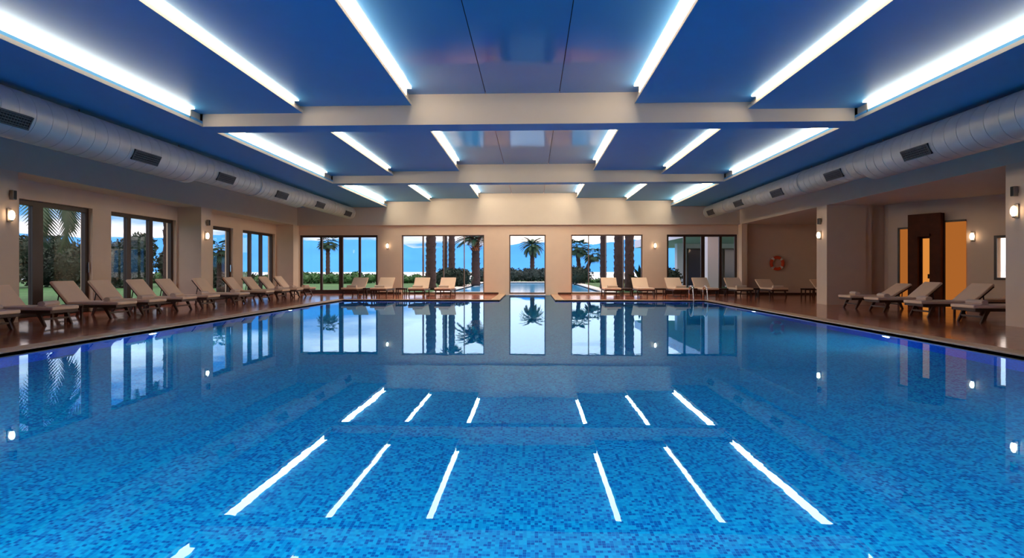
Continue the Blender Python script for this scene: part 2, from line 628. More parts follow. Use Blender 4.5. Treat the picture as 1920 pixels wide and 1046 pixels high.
for bi, (ya, yb) in enumerate(BAYS):
    # stepped panels of this bay
    mb = MB()
    for s in (-1, 1):
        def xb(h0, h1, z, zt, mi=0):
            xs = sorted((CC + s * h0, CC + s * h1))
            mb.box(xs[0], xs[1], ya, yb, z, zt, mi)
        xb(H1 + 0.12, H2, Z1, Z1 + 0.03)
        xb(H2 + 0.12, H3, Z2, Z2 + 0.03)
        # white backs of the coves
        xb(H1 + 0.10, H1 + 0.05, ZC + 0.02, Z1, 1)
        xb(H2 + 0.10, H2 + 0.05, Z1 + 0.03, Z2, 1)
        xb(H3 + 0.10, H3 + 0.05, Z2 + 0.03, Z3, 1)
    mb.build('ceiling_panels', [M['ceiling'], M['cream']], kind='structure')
    mb = MB()
    q = 0.67
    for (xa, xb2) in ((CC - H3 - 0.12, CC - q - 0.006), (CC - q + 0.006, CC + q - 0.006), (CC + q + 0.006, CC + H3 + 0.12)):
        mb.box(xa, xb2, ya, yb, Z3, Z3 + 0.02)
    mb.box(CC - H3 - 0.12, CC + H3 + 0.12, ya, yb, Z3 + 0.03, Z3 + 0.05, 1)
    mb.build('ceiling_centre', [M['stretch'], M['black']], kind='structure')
    # cove lights
    for s in (-1, 1):
        for k, (h, zl, zh) in enumerate(((H1, ZC + 0.035, Z1 - 0.01), (H2, Z1 + 0.04, Z2 - 0.008), (H3, Z2 + 0.04, Z3 - 0.01)), 1):
            y0 = ya + (0.05 if bi == 1 else 0.42)
            y1 = yb - (0.4, 0.72, 0.5)[bi]
            x0 = CC + s * h
            side = 'left' if s < 0 else 'right'
            t = thing('cove_light', f'warm glowing ceiling light strip, {step_word[k]} step on the {side} of the {bay_word[bi]} bay',
                      'ceiling light', (x0, (y0 + y1) / 2, zl), 0, 'cove light strips in the stepped ceiling')
            hl = (y1 - y0) / 2
            d = MB()
            hh = zh - zl
            pf = [(s * 0.012, 0), (s * 0.035, 0), (s * 0.035, hh), (-s * 0.085, hh), (-s * 0.085, hh - 0.012), (s * 0.012, hh - 0.012)]
            d.prism(pf if s > 0 else pf[::-1], 'y', -hl, hl)
            d.build('diffuser', M['strip_back'] if bi == 2 else M['strip'], t)
            for e in (-hl - 0.03, hl):
                d = MB()
                xs = sorted((s * 0.0, s * 0.045))
                d.box(xs[0], xs[1], e, e + 0.03, 0, zh - zl)
                d.build('end_cap', M['cream'], t)
# bright edge lips along the steps
for bi, (ya, yb) in enumerate(BAYS):
    mb = MB()
    for s in (-1, 1):
        for h, z in ((H1, ZC), (H2, Z1), (H3, Z2)):
            xs = sorted((CC + s * (h - 0.008), CC + s * h))
            mb.box(xs[0], xs[1], ya, yb, z - 0.004, z + 0.05)
    mb.build(f'trim_{bi + 2}', M['cream'], kind='structure')


# ------------------------------------------------------------------ windows
def window(idx, axis, plane, a0, a1, z0, z1, cuts, fw, mats, deep=0.10, inset=0.1, base=0.0, handle=None):
    root = bpy.data.objects.new(f'window_{idx}', None)
    C.objects.link(root)
    root['kind'] = 'structure'
    sgn = 1 if axis == 'x' else -1
    p0_ = plane + sgn * inset
    def bx(mb, a, b, c, d, dp=deep, off=0.0):
        lo, hi = sorted((p0_ + sgn * off, p0_ + sgn * (off + dp)))
        if axis == 'x': mb.box(a, b, lo, hi, c, d)
        else: mb.box(lo, hi, a, b, c, d)
    f = MB()
    bx(f, a0, a0 + fw, z0, z1); bx(f, a1 - fw, a1, z0, z1)
    bx(f, a0 + fw, a1 - fw, z1 - fw, z1); bx(f, a0 + fw, a1 - fw, z0, z0 + fw + base)
    f.build('window_frame', mats, root)
    edges = [a0 + fw]
    for c, wd in cuts:
        g = MB()
        bx(g, c - wd / 2, c + wd / 2, z0 + fw + base, z1 - fw)
        g.build('mullion', mats, root)
        edges += [c - wd / 2, c + wd / 2]
    edges.append(a1 - fw)
    for i in range(0, len(edges), 2):
        g = MB()
        bx(g, edges[i], edges[i + 1], z0 + fw + base, z1 - fw, 0.012, deep / 2)
        g.build('pane', M['glass'], root)
    if handle is not None:
        h = MB()
        bx(h, handle - 0.015, handle + 0.015, 0.95, 1.2, 0.05, -0.05)
        h.build('handle', M['chrome'], root, bevel=0.005)
    return root


b = BACK_WIN
window(1, 'x', YB, b[0][0], b[0][1], 0, WH, [(-9.02, 0.09), (-8.17, 0.17), (-7.36, 0.09)], 0.09, M['frame'], base=0.08)
window(2, 'x', YB, b[1][0], b[1][1], 0, WH, [(-4.63, 0.06), (-3.75, 0.035), (-2.87, 0.035)], 0.045, M['frame_thin'], base=0.03)
window(3, 'x', YB, b[2][0], b[2][1], 0.0, WH, [], 0.045, M['frame_thin'], base=0.02)
window(4, 'x', YB, b[3][0], b[3][1], 0, WH, [(2.40, 0.035), (3.13, 0.035), (3.86, 0.035)], 0.045, M['frame_thin'], base=0.03)
window(5, 'x', YB, b[4][0], b[4][1], 0, WH, [(6.41, 0.09), (7.17, 0.15), (7.9, 0.11)], 0.09, M['frame'], base=0.08)
l = LEFT_WIN
window(6, 'y', XL, l[0][0], l[0][1], 0, WH, [(12.22, 0.27)], 0.11, M['frame'], base=0.05, handle=13.62)
window(7, 'y', XL, l[1][0], l[1][1], 0, WH, [(15.07, 0.15), (15.96, 0.15)], 0.09, M['frame'], base=0.05)
window(8, 'y', XL, l[2][0], l[2][1], 0, WH, [], 0.11, M['frame'], base=0.05, handle=20.22)
window(9, 'y', XL, l[3][0], l[3][1], 0, WH, [(21.75, 0.14), (22.65, 0.14)], 0.09, M['frame'], base=0.05)
# baseboards
mb = MB()
cur = 8.82
for a, bb in ((-9.95, -9.93), (-6.56, -5.53), (-2.01, CX0 - 0.3), (CX1 + 0.3, 1.66), (4.65, 5.65), (8.82, 14.3)):
    mb.box(a, bb, YB - 0.015, YB, 0.0, 0.07)
mb.build('baseboard_back', M['teak'], kind='structure')
mb = MB()
for a, bb in ((4.0, 10.25), (10.83, 11.65), (13.66, 14.28), (17.6, 18.96), (20.27, 20.95)):
    mb.box(XL, XL + 0.015, a, bb, 0.0, 0.07)
mb.build('baseboard_left', M['teak'], kind='structure')

# ------------------------------------------------------------------ amber spa entrance on the oblique wall
def plate(mbx, t0, t1, n0, n1, z0, z1, mi=0):
    mbx.prism([ob(t0, n0), ob(t1, n0), ob(t1, n1), ob(t0, n1)], 'z', z0, z1, mi)
def ob_t(px):                                # where a sight line of ratio X/depth meets the wall
    return px
portal = bpy.data.objects.new('door_1', None); C.objects.link(portal); portal['kind'] = 'structure'
q = MB()
plate(q, 0.62, 0.86, 0, 0.22, 0, 2.55); plate(q, 1.16, 1.42, 0, 0.22, 0, 2.55); plate(q, 0.86, 1.16, 0, 0.22, 1.95, 2.55)
q.build('door_surround', M['wood'], portal)
q = MB(); plate(q, 0.84, 1.18, 0.22, 0.27, 1.93, 2.0); q.build('door_lintel', M['wood'], portal)
q = MB(); plate(q, 0.87, 0.92, 0.01, 0.08, 0.0, 1.95); plate(q, 1.10, 1.15, 0.01, 0.08, 0.0, 1.95); plate(q, 0.92, 1.10, 0.01, 0.08, 1.88, 1.95); q.build('door_frame', M['wood'], portal)
q = MB(); plate(q, 0.92, 1.10, 0.03, 0.05, 0.0, 1.88); leaf = q.build('door_leaf', M['amber_door'], portal)
q = MB(); plate(q, 1.06, 1.085, 0.05, 0.10, 0.78, 0.9); q.build('door_handle', M['black'], leaf)
for i, (t0, t1, z1, lab) in enumerate(((0.33, 0.60, 2.22, ''), (1.46, 1.92, 2.34, ''))):
    r_ = bpy.data.objects.new(f'window_{10 + i}', None); C.objects.link(r_); r_['kind'] = 'structure'
    q = MB(); plate(q, t0, t1, 0.01, 0.03, 0.0, z1 - 0.05); q.build('pane', M['amber'], r_)
    q = MB(); plate(q, t0 - 0.05, t0, 0.0, 0.07, 0, z1); plate(q, t0 - 0.05, t1, 0.0, 0.07, z1 - 0.05, z1); q.build('window_frame', M['frame'], r_)
r_ = bpy.data.objects.new('window_12', None); C.objects.link(r_); r_['kind'] = 'structure'
q = MB(); plate(q, SLIT[0], SLIT[1], -0.12, -0.10, SLIT[2], SLIT[3]); q.build('pane', M['glass'], r_)
q = MB()
plate(q, SLIT[0] - 0.06, SLIT[0], 0, 0.03, SLIT[2] - 0.06, SLIT[3] + 0.06); plate(q, SLIT[1], SLIT[1] + 0.06, 0, 0.03, SLIT[2] - 0.06, SLIT[3] + 0.06)
plate(q, SLIT[0], SLIT[1], 0, 0.03, SLIT[3], SLIT[3] + 0.06); plate(q, SLIT[0], SLIT[1], 0, 0.03, SLIT[2] - 0.06, SLIT[2])
q.build('window_frame', M['frame'], r_)


# ------------------------------------------------------------------ ducts
def duct(cx, s, label, where):
    """s = +1 when the grilles face +X"""
    top = ZC - 0.06
    root = thing('air_duct', label, 'air duct', (cx, 0, top), 0, 'round ventilation ducts under the ceiling')
    segs = [(YF + 0.2, 12.25, 0.355), (12.45, 18.2, 0.30), (18.4, 23.4, 0.25)]
    d = MB()
    pts, rs = [], []
    for (a, b_, r) in segs:
        pts += [(0, a, -r), (0, b_, -r)]
        rs += [r, r]
    d.tube(pts, rs, 40)
    def rad(y):
        for (a, b_, r) in segs:
            if y <= b_: return r
        return segs[-1][2]
    y = 2.2
    while y < 23.3:
        r = rad(y)
        d.tube([(0, y, -r), (0, y + 0.012, -r)], r + 0.004, 40)
        y += 0.28
    d.build('duct_tube', M['duct'], root)
    for yj in (12.35, 18.3, 6.1, 15.2, 21.2):
        r = rad(yj - 0.05)
        g = MB(); g.tube([(0, yj - 0.06, -r), (0, yj + 0.03, -r)], r + 0.014, 40)
        g.build('collar', M['duct'], root)
    g = MB(); g.tube([(0, 23.36, -0.25), (0, 23.44, -0.25), (0, 23.46, -0.25)], [0.262, 0.262, 0.22], 40); g.build('end_cap', M['duct'], root)
    for yg in (1.7, 4.7, 7.65, 10.5, 13.4, 16.45, 19.6, 22.6):
        r = rad(yg)
        a = R(-26)
        L_, Hh = 0.36, 0.10
        g = MB()
        ca, sa = math.cos(a), math.sin(a)
        def pt(u, v, n_):   # u along Y, v up the face, n outwards
            x = (r + n_) * ca - v * sa
            z = (r + n_) * sa + v * ca
            return (s * x, yg + u, -r + z)
        def slab(u0, u1, v0, v1, n0, n1, mi):
            vs = [pt(u, v, n_) for n_ in (n0, n1) for v in (v0, v1) for u in (u0, u1)]
            fs = [(0, 2, 3, 1), (4, 5, 7, 6), (0, 1, 5, 4), (2, 6, 7, 3), (0, 4, 6, 2), (1, 3, 7, 5)]
            g.add(vs, fs, mi)
        slab(-L_, L_, -Hh, Hh, -0.03, 0.006, 1)
        slab(-L_, L_, Hh - 0.02, Hh, 0.0, 0.022, 0); slab(-L_, L_, -Hh, -Hh + 0.02, 0.0, 0.022, 0)
        slab(-L_, -L_ + 0.02, -Hh, Hh, 0.0, 0.022, 0); slab(L_ - 0.02, L_, -Hh, Hh, 0.0, 0.022, 0)
        for k in range(4):
            v = -Hh + 0.04 + k * 0.04
            slab(-L_ + 0.02, L_ - 0.02, v - 0.006, v + 0.008, 0.004, 0.016, 0)
        for k in range(15):
            u = -L_ + 0.045 + k * (2 * L_ - 0.09) / 14
            slab(u - 0.004, u + 0.004, -Hh + 0.02, Hh - 0.02, 0.006, 0.018, 0)
        g.build('air_grille', [M['grille'], M['grille_dark']], root)
    for yh in (3.2, 6.3, 9.3, 12.0, 15.0, 18.1, 21.2):
        g = MB(); g.tube([(0, yh, -0.02), (0, yh, 0.06)], 0.01, 6); g.build('hanger', M['plate'], root)


duct(-7.5, 1, 'round silver ventilation duct running along the left side under the ceiling', 'left')
duct(7.16, -1, 'round silver ventilation duct running along the right side under the ceiling', 'right')


# ------------------------------------------------------------------ sconces and small speakers
def make_sconce():
    root = thing('wall_sconce', 'x', 'wall light', (0, 0, 0), 0, 'small oval glowing wall lights')
    g = MB(); g.box(-0.045, 0.045, -0.03, 0, -0.13, 0.13); bpl = g.build('back_plate', M['plate'], root, bevel=0.01)
    g = MB()
    n, m_ = 16, 10
    vs, fs = [], []
    for i in range(m_ + 1):
        ph = math.pi * i / m_
        for k in range(n):
            t = 2 * math.pi * k / n
            vs.append((0.052 * math.sin(ph) * math.cos(t), -0.07 + 0.05 * math.sin(ph) * math.sin(t), 0.095 * math.cos(ph)))
    for i in range(m_):
        for k in range(n):
            fs.append((i * n + k, (i + 1) * n + k, (i + 1) * n + (k + 1) % n, i * n + (k + 1) % n))
    g.add(vs, fs, 0, True)
    g.build('lamp_shade', M['lamp'], root)
    g = MB(); g.tube([(0, -0.07, -0.115), (0, -0.07, -0.09)], [0.02, 0.03], 12); g.build('lamp_holder', M['plate'], bpl)
    return root


# local -Y faces out of the wall
oblq = math.atan2(ON.y, ON.x) + math.pi / 2
o5 = ob(2.07, 0.0)
scon = [((-6.12, YB, 2.04), 0, 'small glowing wall light on the back wall between its first and second windows'),
        ((5.15, YB, 2.04), 0, 'small glowing wall light on the back wall beside the rightmost back window'),
        ((XLC, 10.62, 2.05), R(90), 'small glowing wall light on the nearest left column, at the picture edge'),
        ((XLC, 17.24, 2.05), R(90), 'small glowing wall light on the left column between the tall side windows'),
        ((XR, 17.45, 2.05), R(-90), 'small glowing wall light on the free column beyond the right pool edge'),
        ((XR, 10.5, 2.05), R(-90), 'small glowing wall light on the nearest right column, at the picture edge'),
        ((o5[0], o5[1], 1.88), oblq, 'small glowing wall light right of the amber panels, behind the right loungers')]
sc0 = make_sconce()
for i, (loc, rz, lab) in enumerate(scon):
    o = sc0 if i == 0 else copy_tree(sc0)
    o.location = loc; o.rotation_euler = (0, 0, rz); o['label'] = lab
sp0 = thing('wall_speaker', 'x', 'speaker', (0, 0, 0), 0, 'small grey boxes above the column lights')
g = MB(); g.box(-0.04, 0.04, -0.10, -0.02, -0.09, 0.09); g.build('housing', M['plate'], sp0, bevel=0.01)
g = MB(); g.box(-0.02, 0.02, -0.02, 0, -0.03, 0.03); g.build('bracket', M['plate'], sp0)
g = MB(); g.box(-0.032, 0.032, -0.104, -0.098, -0.08, 0.08); g.build('speaker_grille', M['grille_dark'], sp0)
for i, (loc, rz, lab) in enumerate((((XLC, 10.66, 2.44), R(90), 'small grey box above the wall light on the nearest left column'),
                                    ((XLC, 17.30, 2.46), R(90), 'small grey box above the wall light on the second left column'),
                                    ((XR, 17.42, 2.46), R(-90), 'small grey box above the wall light on the free right column'),
                                    ((XR, 10.5, 2.40), R(-90), 'small grey box above the wall light on the nearest right column'))):
    o = sp0 if i == 0 else copy_tree(sp0)
    o.location = loc; o.rotation_euler = (0, 0, rz); o['label'] = lab


# ------------------------------------------------------------------ sun loungers
LW = 0.31          # half width
SL = 1.05          # hinge to foot


def make_lounger(angle):
    """origin on the floor under the hinge, foot towards +X"""
    root = thing('sun_lounger', 'x', 'sun lounger', (0, 0, 0), 0, 'x')
    g = MB()
    for s in (-1, 1):
        ys = sorted((s * LW, s * (LW - 0.035)))
        g.box(-0.36, SL, ys[0], ys[1], 0.225, 0.28)
    g.box(SL - 0.04, SL, -LW + 0.035, LW - 0.035, 0.225, 0.28)
    g.box(-0.36, -0.32, -LW + 0.035, LW - 0.035, 0.225, 0.28)
    x = 0.03
    while x < SL - 0.07:
        g.box(x, x + 0.06, -LW + 0.035, LW - 0.035, 0.255, 0.275)
        x += 0.085
    g.build('frame', M['teak'], root, bevel=0.004)
    # four slanting legs, foot end and head end
    for xt, dx in ((SL - 0.24, 0.12), (-0.16, -0.10)):
        for s in (-1, 1):
            g = MB()
            yc = s * (LW - 0.018)
            vs = []
            for (xx, hw, z) in ((xt, 0.04, 0.235), (xt + dx, 0.022, 0.0)):
                for (sx, sy) in ((-1, -1), (1, -1), (1, 1), (-1, 1)):
                    vs.append((xx + sx * hw, yc + sy * 0.018, z))
            g.add(vs, [(0, 1, 2, 3), (7, 6, 5, 4), (0, 4, 5, 1), (1, 5, 6, 2), (2, 6, 7, 3), (3, 7, 4, 0)])
            g.build('leg', M['teak'], root)
    # cross bars between the legs
    for xc in (SL - 0.17, -0.2):
        g = MB(); g.box(xc - 0.015, xc + 0.015, -LW + 0.036, LW - 0.036, 0.10, 0.135); g.build('stretcher', M['teak'], root)
    # seat cushion
    g = MB(); g.box(0.0, SL + 0.03, -LW + 0.005, LW - 0.005, 0.281, 0.345)
    seat = g.build('seat_cushion', M['pad'], root, bevel=0.02, segs=3)
    # backrest frame and cushion
    ca, sa = math.cos(angle), math.sin(angle)
    BL = 0.60
    def P(u, n_, y):
        return (-u * ca - n_ * -sa * 0 + n_ * sa, y, 0.262 + u * sa + n_ * ca)
    def slab(mbx, u0, u1, n0, n1, y0, y1):
        vs = [P(u, n_, y) for u in (u0, u1) for n_ in (n0, n1) for y in (y0, y1)]
        mbx.add(vs, [(0, 1, 3, 2), (4, 6, 7, 5), (0, 4, 5, 1), (2, 3, 7, 6), (0, 2, 6, 4), (1, 5, 7, 3)])
    g = MB()
    for s in (-1, 1):
        ys = sorted((s * (LW - 0.04), s * (LW - 0.07)))
        slab(g, 0, BL, -0.02, 0.015, ys[0], ys[1])
    u = 0.03
    while u < BL - 0.02:
        slab(g, u, u + 0.05, -0.004, 0.014, -LW + 0.07, LW - 0.07)
        u += 0.085
    bframe = g.build('backrest_frame', M['teak'], root)
    g = MB(); slab(g, 0.02, BL + 0.02, 0.018, 0.075, -LW + 0.005, LW - 0.005)
    g.build('backrest_cushion', M['pad'], root, bevel=0.02, segs=3)
    a = Vector(P(0.36, -0.02, 0)); b_ = Vector((-0.30, 0, 0.25))
    g = MB()
    for s in (-1, 1):
        g.tube([(a.x, s * 0.2, a.z), (b_.x, s * 0.2, b_.z)], 0.012, 6)
    g.tube([(a.x, -0.2, a.z), (a.x, 0.2, a.z)], 0.012, 6)
    g.build('support_bar', M['teak'], bframe)
    return root


steep, mid, low = make_lounger(R(50)), make_lounger(R(41)), make_lounger(R(33))
used = set()


def place(proto, x, y, rz, lab, grp):
    o = proto if proto.name not in used else copy_tree(proto)
    used.add(proto.name)
    o.location = (x, y, 0.0); o.rotation_euler = (0, 0, rz)
    o['label'] = lab; o['group'] = grp
    return o


towel_spots = []
GL = 'loungers in a row along the left windows'
left = [(9.1, 'cream sun lounger cut by the left picture edge, only its foot end showing', steep),
        (10.35, 'cream sun lounger in front of the nearest left column, beside a towel', steep),
        (11.95, 'cream sun lounger with its backrest before the nearest left window pair', steep),
        (12.98, 'cream sun lounger with its backrest before the wall left of the second window', steep),
        (14.2, 'cream sun lounger before the left panes of the second side window', steep),
        (15.3, 'cream sun lounger before the right panes of the second side window', steep),
        (16.85, 'cream sun lounger beside the second left column', steep),
        (18.65, 'cream sun lounger before the single-pane left window', steep),
        (19.9, 'cream sun lounger before the wall left of the three-pane far side window', steep),
        (21.1, 'cream sun lounger before the three-pane far side window, second from the back corner', steep),
        (22.35, 'cream sun lounger in the back left corner, last of the left row', steep)]
for i, (y, lab, pr) in enumerate(left):
    x = -9.66 + (0.07 if i == 6 else 0)
    place(pr, x, y, R(random.uniform(-1.2, 1.2)), lab, GL)
    towel_spots.append((x + 0.78, y, 0.35, 0, 'left', i))
GB = 'loungers in a row along the back wall'
# positions: backrest top centre ratio at depth ~23
back = [(-6.93, 'cream sun lounger before the right pane of the leftmost back window', mid),
        (-5.84, 'cream sun lounger under the back wall light left of the centre', mid),
        (-4.40, 'cream sun lounger before the left panes of the window with three palm trunks', mid),
        (-3.36, 'cream sun lounger before the thick palm trunks, nearest the outdoor pool on the left', mid),
        (3.06, 'cream sun lounger just right of the centre, before the window with leaning palms', mid),
        (4.28, 'cream sun lounger before the right end of the window with leaning palms', mid),
        (5.60, 'cream sun lounger at the left post of the rightmost back window', mid),
        (6.66, 'cream sun lounger before the middle of the rightmost back window', mid),
        (7.93, 'cream sun lounger before the right post of the rightmost back window', mid),
        (9.22, 'low reclined cream sun lounger under the orange lifebuoy', low),
        (11.35, 'low reclined cream sun lounger half hidden behind the free right column', low)]
for i, (x, lab, pr) in enumerate(back):
    o = place(pr, x, 22.75 + (0.1 if i > 8 else 0), R(-90 + random.uniform(-1.5, 1.5)), lab, GB)
    towel_spots.append((x, 22.75 - 0.75, 0.35, R(-90), 'back', i))
GR = 'loungers before the amber doors on the right'
right = [(15.65, 'low reclined lounger farthest back in the right row, beside the niche wall', low),
         (14.45, 'grey-lit lounger before the amber door, second from the back of the right row', mid),
         (12.9, 'grey-lit lounger before the right amber panel, third from the back of the right row', mid),
         (11.45, 'lounger nearest the camera on the right, head hidden by the column', mid),
         (13.7, 'empty dark-shaded lounger standing in a second row behind the right loungers', mid)]
for i, (y, lab, pr) in enumerate(right):
    x = 9.4 if i < 4 else 11.1
    place(pr, x, y, R(180), lab, GR)
    if i < 4: towel_spots.append((x - 0.78, y, 0.35, R(180), 'right', i))

# folded towels lying at the foot ends
tw0 = None
wh = {'left': ['cut off at the left picture edge', 'nearest the camera in the left row', 'before the nearest window pair', 'before the wall between the side windows', 'before the left second-window panes',
               'before the right second-window panes', 'beside the second left column', 'before the single-pane side window', 'left of the far side window', 'second from the left back corner', 'in the back left corner'],
      'back': ['farthest left on the back wall', 'under the left back wall light', 'left of the thick palm trunks', 'nearest the centre on the left', 'just right of the centre', 'second right of the centre', 'at the rightmost window post',
               'before the rightmost window middle', 'before the rightmost window edge', 'under the lifebuoy', 'behind the free column'],
      'right': ['farthest back in the right row', 'before the amber door', 'before the right amber panel', 'nearest the camera on the right']}
for (x, y, z, rz, row, i) in towel_spots:
    if (row, i) in (('left', 7), ('back', 5), ('back', 7), ('back', 10)): continue
    if tw0 is None:
        tw0 = thing('towel', 'x', 'towel', (0, 0, 0), 0, 'folded towels on the loungers')
        g = MB()
        # loosely rolled towel: spiral cross section
        pts = []
        n = 40
        for k in range(n + 1):
            t = k / n * 2 * math.pi * 1.9
            r = 0.018 + 0.030 * k / n
            pts.append((r * math.cos(t) * 1.25, r * math.sin(t) + 0.048))
        outl = [(0.062 * math.cos(t) * 1.15, 0.047 * math.sin(t) + 0.047) for t in [2 * math.pi * k / 22 for k in range(22)]]
        g.prism(outl, 'y', -0.19, 0.19)
        g.build('roll', M['towel'], tw0, bevel=0.012, segs=3)
        g = MB(); g.box(-0.075, 0.085, -0.192, 0.192, 0.0, 0.014); g.build('loose_edge', M['towel'], tw0, bevel=0.005)
        o = tw0
    else:
        o = copy_tree(tw0)
    o.location = (x + random.uniform(-0.04, 0.04), y + random.uniform(-0.03, 0.03), z - 0.004)
    o.rotation_euler = (0, 0, rz + R(random.uniform(-8, 8)))
    o['label'] = f'rolled cream towel on the lounger {wh[row][i]}'

# ------------------------------------------------------------------ side tables
tb0 = None
tabs = [(-9.25, 11.16, 'low dark side table between the two nearest left loungers'),
        (-9.3, 13.6, 'low dark side table between the loungers before the second left window'),
        (-9.3, 16.1, 'low dark side table before the second left column'),
        (-9.3, 17.75, 'low dark side table just past the second left column'),
        (-9.3, 21.72, 'low dark side table between the last two loungers of the left row'),
        (-6.38, 22.4, 'low dark side table between the two leftmost back loungers'),
        (-5.1, 22.4, 'low dark side table left of the window with thick palm trunks'),
        (3.67, 22.4, 'low dark side table between the first two loungers right of the centre'),
        (4.94, 22.4, 'low dark side table under the right back wall light'),
        (6.13, 22.4, 'low dark side table before the rightmost back window'),
        (7.3, 22.4, 'low dark side table left of the lounger at the rightmost window edge'),
        (8.6, 22.7, 'low dark side table at the narrow back right pilaster'),
        (10.55, 22.4, 'low dark side table right of the lifebuoy lounger'),
        (9.5, 13.68, 'low dark side table between two loungers of the right row')]
for (x, y, lab) in tabs:
    if tb0 is None:
        tb0 = thing('side_table', 'x', 'table', (0, 0, 0), 0, 'low dark side tables between loungers')
        g = MB()
        for k in range(5):
            g.box(-0.19 + k * 0.078, -0.19 + k * 0.078 + 0.068, -0.19, 0.19, 0.29, 0.315)
        g.box(-0.19, 0.19, -0.18, -0.155, 0.25, 0.29); g.box(-0.19, 0.19, 0.155, 0.18, 0.25, 0.29)
        g.build('table_top', M['teak'], tb0)
        for sx in (-1, 1):
            for sy in (-1, 1):
                g = MB(); g.box(sx * 0.165 - 0.018, sx * 0.165 + 0.018, sy * 0.165 - 0.018, sy * 0.165 + 0.018, 0, 0.25)
                g.build('leg', M['teak'], tb0)
        o = tb0
    else:
        o = copy_tree(tb0)
    o.location = (x, y, 0); o['label'] = lab

# ------------------------------------------------------------------ lifebuoy
t = thing('lifebuoy', 'orange ring lifebuoy with pale bands hanging on the back wall at right', 'lifebuoy', (10.16, YB - 0.07, 1.30))
g = MB(); g.torus((0, 0, 0), 0.24, 0.062); g.build('ring', M['orange'], t)
for k in range(4):
    g = MB(); g.torus((0, 0, 0), 0.24, 0.065, a0=k * 90 + 35, a1=k * 90 + 55, n=5); g.build('band', M['white'], t)
g = MB()
for k in range(4):
    pts = []
    for j in range(9):
        aa = R(k * 90 + 45 + j * 90 / 8)
        rr = 0.315 + 0.03 * math.sin(math.pi * j / 8)
        pts.append((rr * math.cos(aa), -0.01, rr * math.sin(aa)))
    g.tube(pts, 0.008, 6)
g.build('grab_rope', M['rope'], t)
g = MB(); g.tube([(0, 0.07, 0.19), (0, -0.02, 0.19)], 0.012, 8); g.build('hook', M['plate'], t)

# ------------------------------------------------------------------ pool ladder at the back right corner
t = thing('pool_ladder', 'chrome pool ladder with two curved rails at the back right pool corner', 'ladder', (5.95, 19.75, 0))
for x in (-0.35, 0.12):
    pts = [(x, 0.35, 0.0)]
    for k in range(13):
        aa = math.pi * k / 12
        pts.append((x, 0.35 - 0.24 * (1 - math.cos(aa)) , 0.30 + 0.17 * math.sin(aa)))
    pts += [(x, -0.13 - 0.08, 0.0), (x, -0.21, -0.9)]
    g = MB(); g.tube(pts, 0.019, 10); g.build('rail', M['chrome'], t)
for z in (-0.3, -0.6):
    g = MB(); g.box(-0.35, 0.12, -0.26, -0.19, z, z + 0.025); g.build('step', M['chrome'], t)
for o in [t] : o.location = (5.75, 19.62, 0)

# ------------------------------------------------------------------ underwater lamps, then added unseen fill lights
pl0 = None
lamps = []
for s, X in ((-1, PX0), (1, PX1)):
    for y in (4.0, 9.6, 15.2):
        lamps.append((X, y, s))
ordw = {4.0: 'nearest the camera', 9.6: 'halfway along', 15.2: 'farthest from the camera'}
for (X, y, s) in lamps:
    if pl0 is None:
        pl0 = thing('underwater_light', 'x', 'pool light', (0, 0, 0), 0, 'round lamps in the pool side walls')
        g = MB(); g.tube([(0, 0, 0), (0, -0.02, 0)], 0.085, 24); hs = g.build('housing', M['chrome'], pl0)
        g = MB(); g.tube([(0, -0.0201, 0), (0, -0.03, 0)], 0.055, 24); g.build('lens', M['pool_lens'], hs)
        o = pl0
    else:
        o = copy_tree(pl0)
    o.location = (X, y, -0.42)
    o.rotation_euler = (0, 0, R(90) if s < 0 else R(-90))
    o['label'] = f'small round underwater lamp in the {"left" if s < 0 else "right"} pool wall, {ordw[y]}'
    ld = bpy.data.lights.new('underwater_beam', 'AREA')
    ld.shape = 'DISK'; ld.size = 0.16
    ld.energy = POOL_LAMP * 0.5
    ld.color = (0.75, 1.0, 0.92)
    lo = bpy.data.objects.new('underwater_beam', ld)
    C.objects.link(lo)
    lo.location = (X - s * 0.05, y, -0.42)
    lo.rotation_euler = (R(78), 0, R(90) * (1 if s > 0 else -1))


for x in (-2.6, -0.3, 2.0):  # unseen lights added on the near wall to brighten the pool floor
    ld = bpy.data.lights.new('underwater_beam', 'AREA')
    ld.shape = 'DISK'; ld.size = 0.16; ld.energy = POOL_LAMP * 1.2; ld.color = (0.75, 1.0, 0.92)
    lo = bpy.data.objects.new('underwater_beam', ld); C.objects.link(lo)
    lo.location = (x, PY0 + 0.06, -0.42); lo.rotation_euler = (R(86), 0, 0)


# ------------------------------------------------------------------ outdoors
G = -0.05
mb = MB()
OX0, OX1, OY0, OY1 = -4.1, 3.4, 27.0, 50.0
for (x0, x1, y0, y1) in ((-260, OX0, 24.6, 64), (OX1, 260, 24.6, 64), (OX0, CX0 - 0.3, 24.6, OY0), (CX1 + 0.3, OX1, 24.6, OY0), (OX0, OX1, OY1, 64),
                         (-260, XL - T, -40, 24.6), (14.6, 260, -40, 24.6)):
    mb.box(x0, x1, y0, y1, -2, G)
tag(mb.build('lawn', M['lawn'], kind='structure'), 'green lawn outside the windows around the outdoor pool', 'lawn', kind='structure')
mb = MB()
mb.box(OX0 - 0.55, OX0, OY0 - 0.5, OY1 + 0.5, -0.2, 0.0); mb.box(OX1, OX1 + 0.55, OY0 - 0.5, OY1 + 0.5, -0.2, 0.0)
mb.box(OX0, OX1, OY1, OY1 + 0.9, -0.2, 0.02)
mb.box(OX0, CX0, OY0 - 0.5, OY0, -0.2, 0.0); mb.box(CX1, OX1, OY0 - 0.5, OY0, -0.2, 0.0)
mb.box(CX0 - 0.3, CX0, 24.6, OY0, -0.2, 0.0); mb.box(CX1, CX1 + 0.3, 24.6, OY0, -0.2, 0.0)
mb.build('pavement', M['stone'], kind='structure')
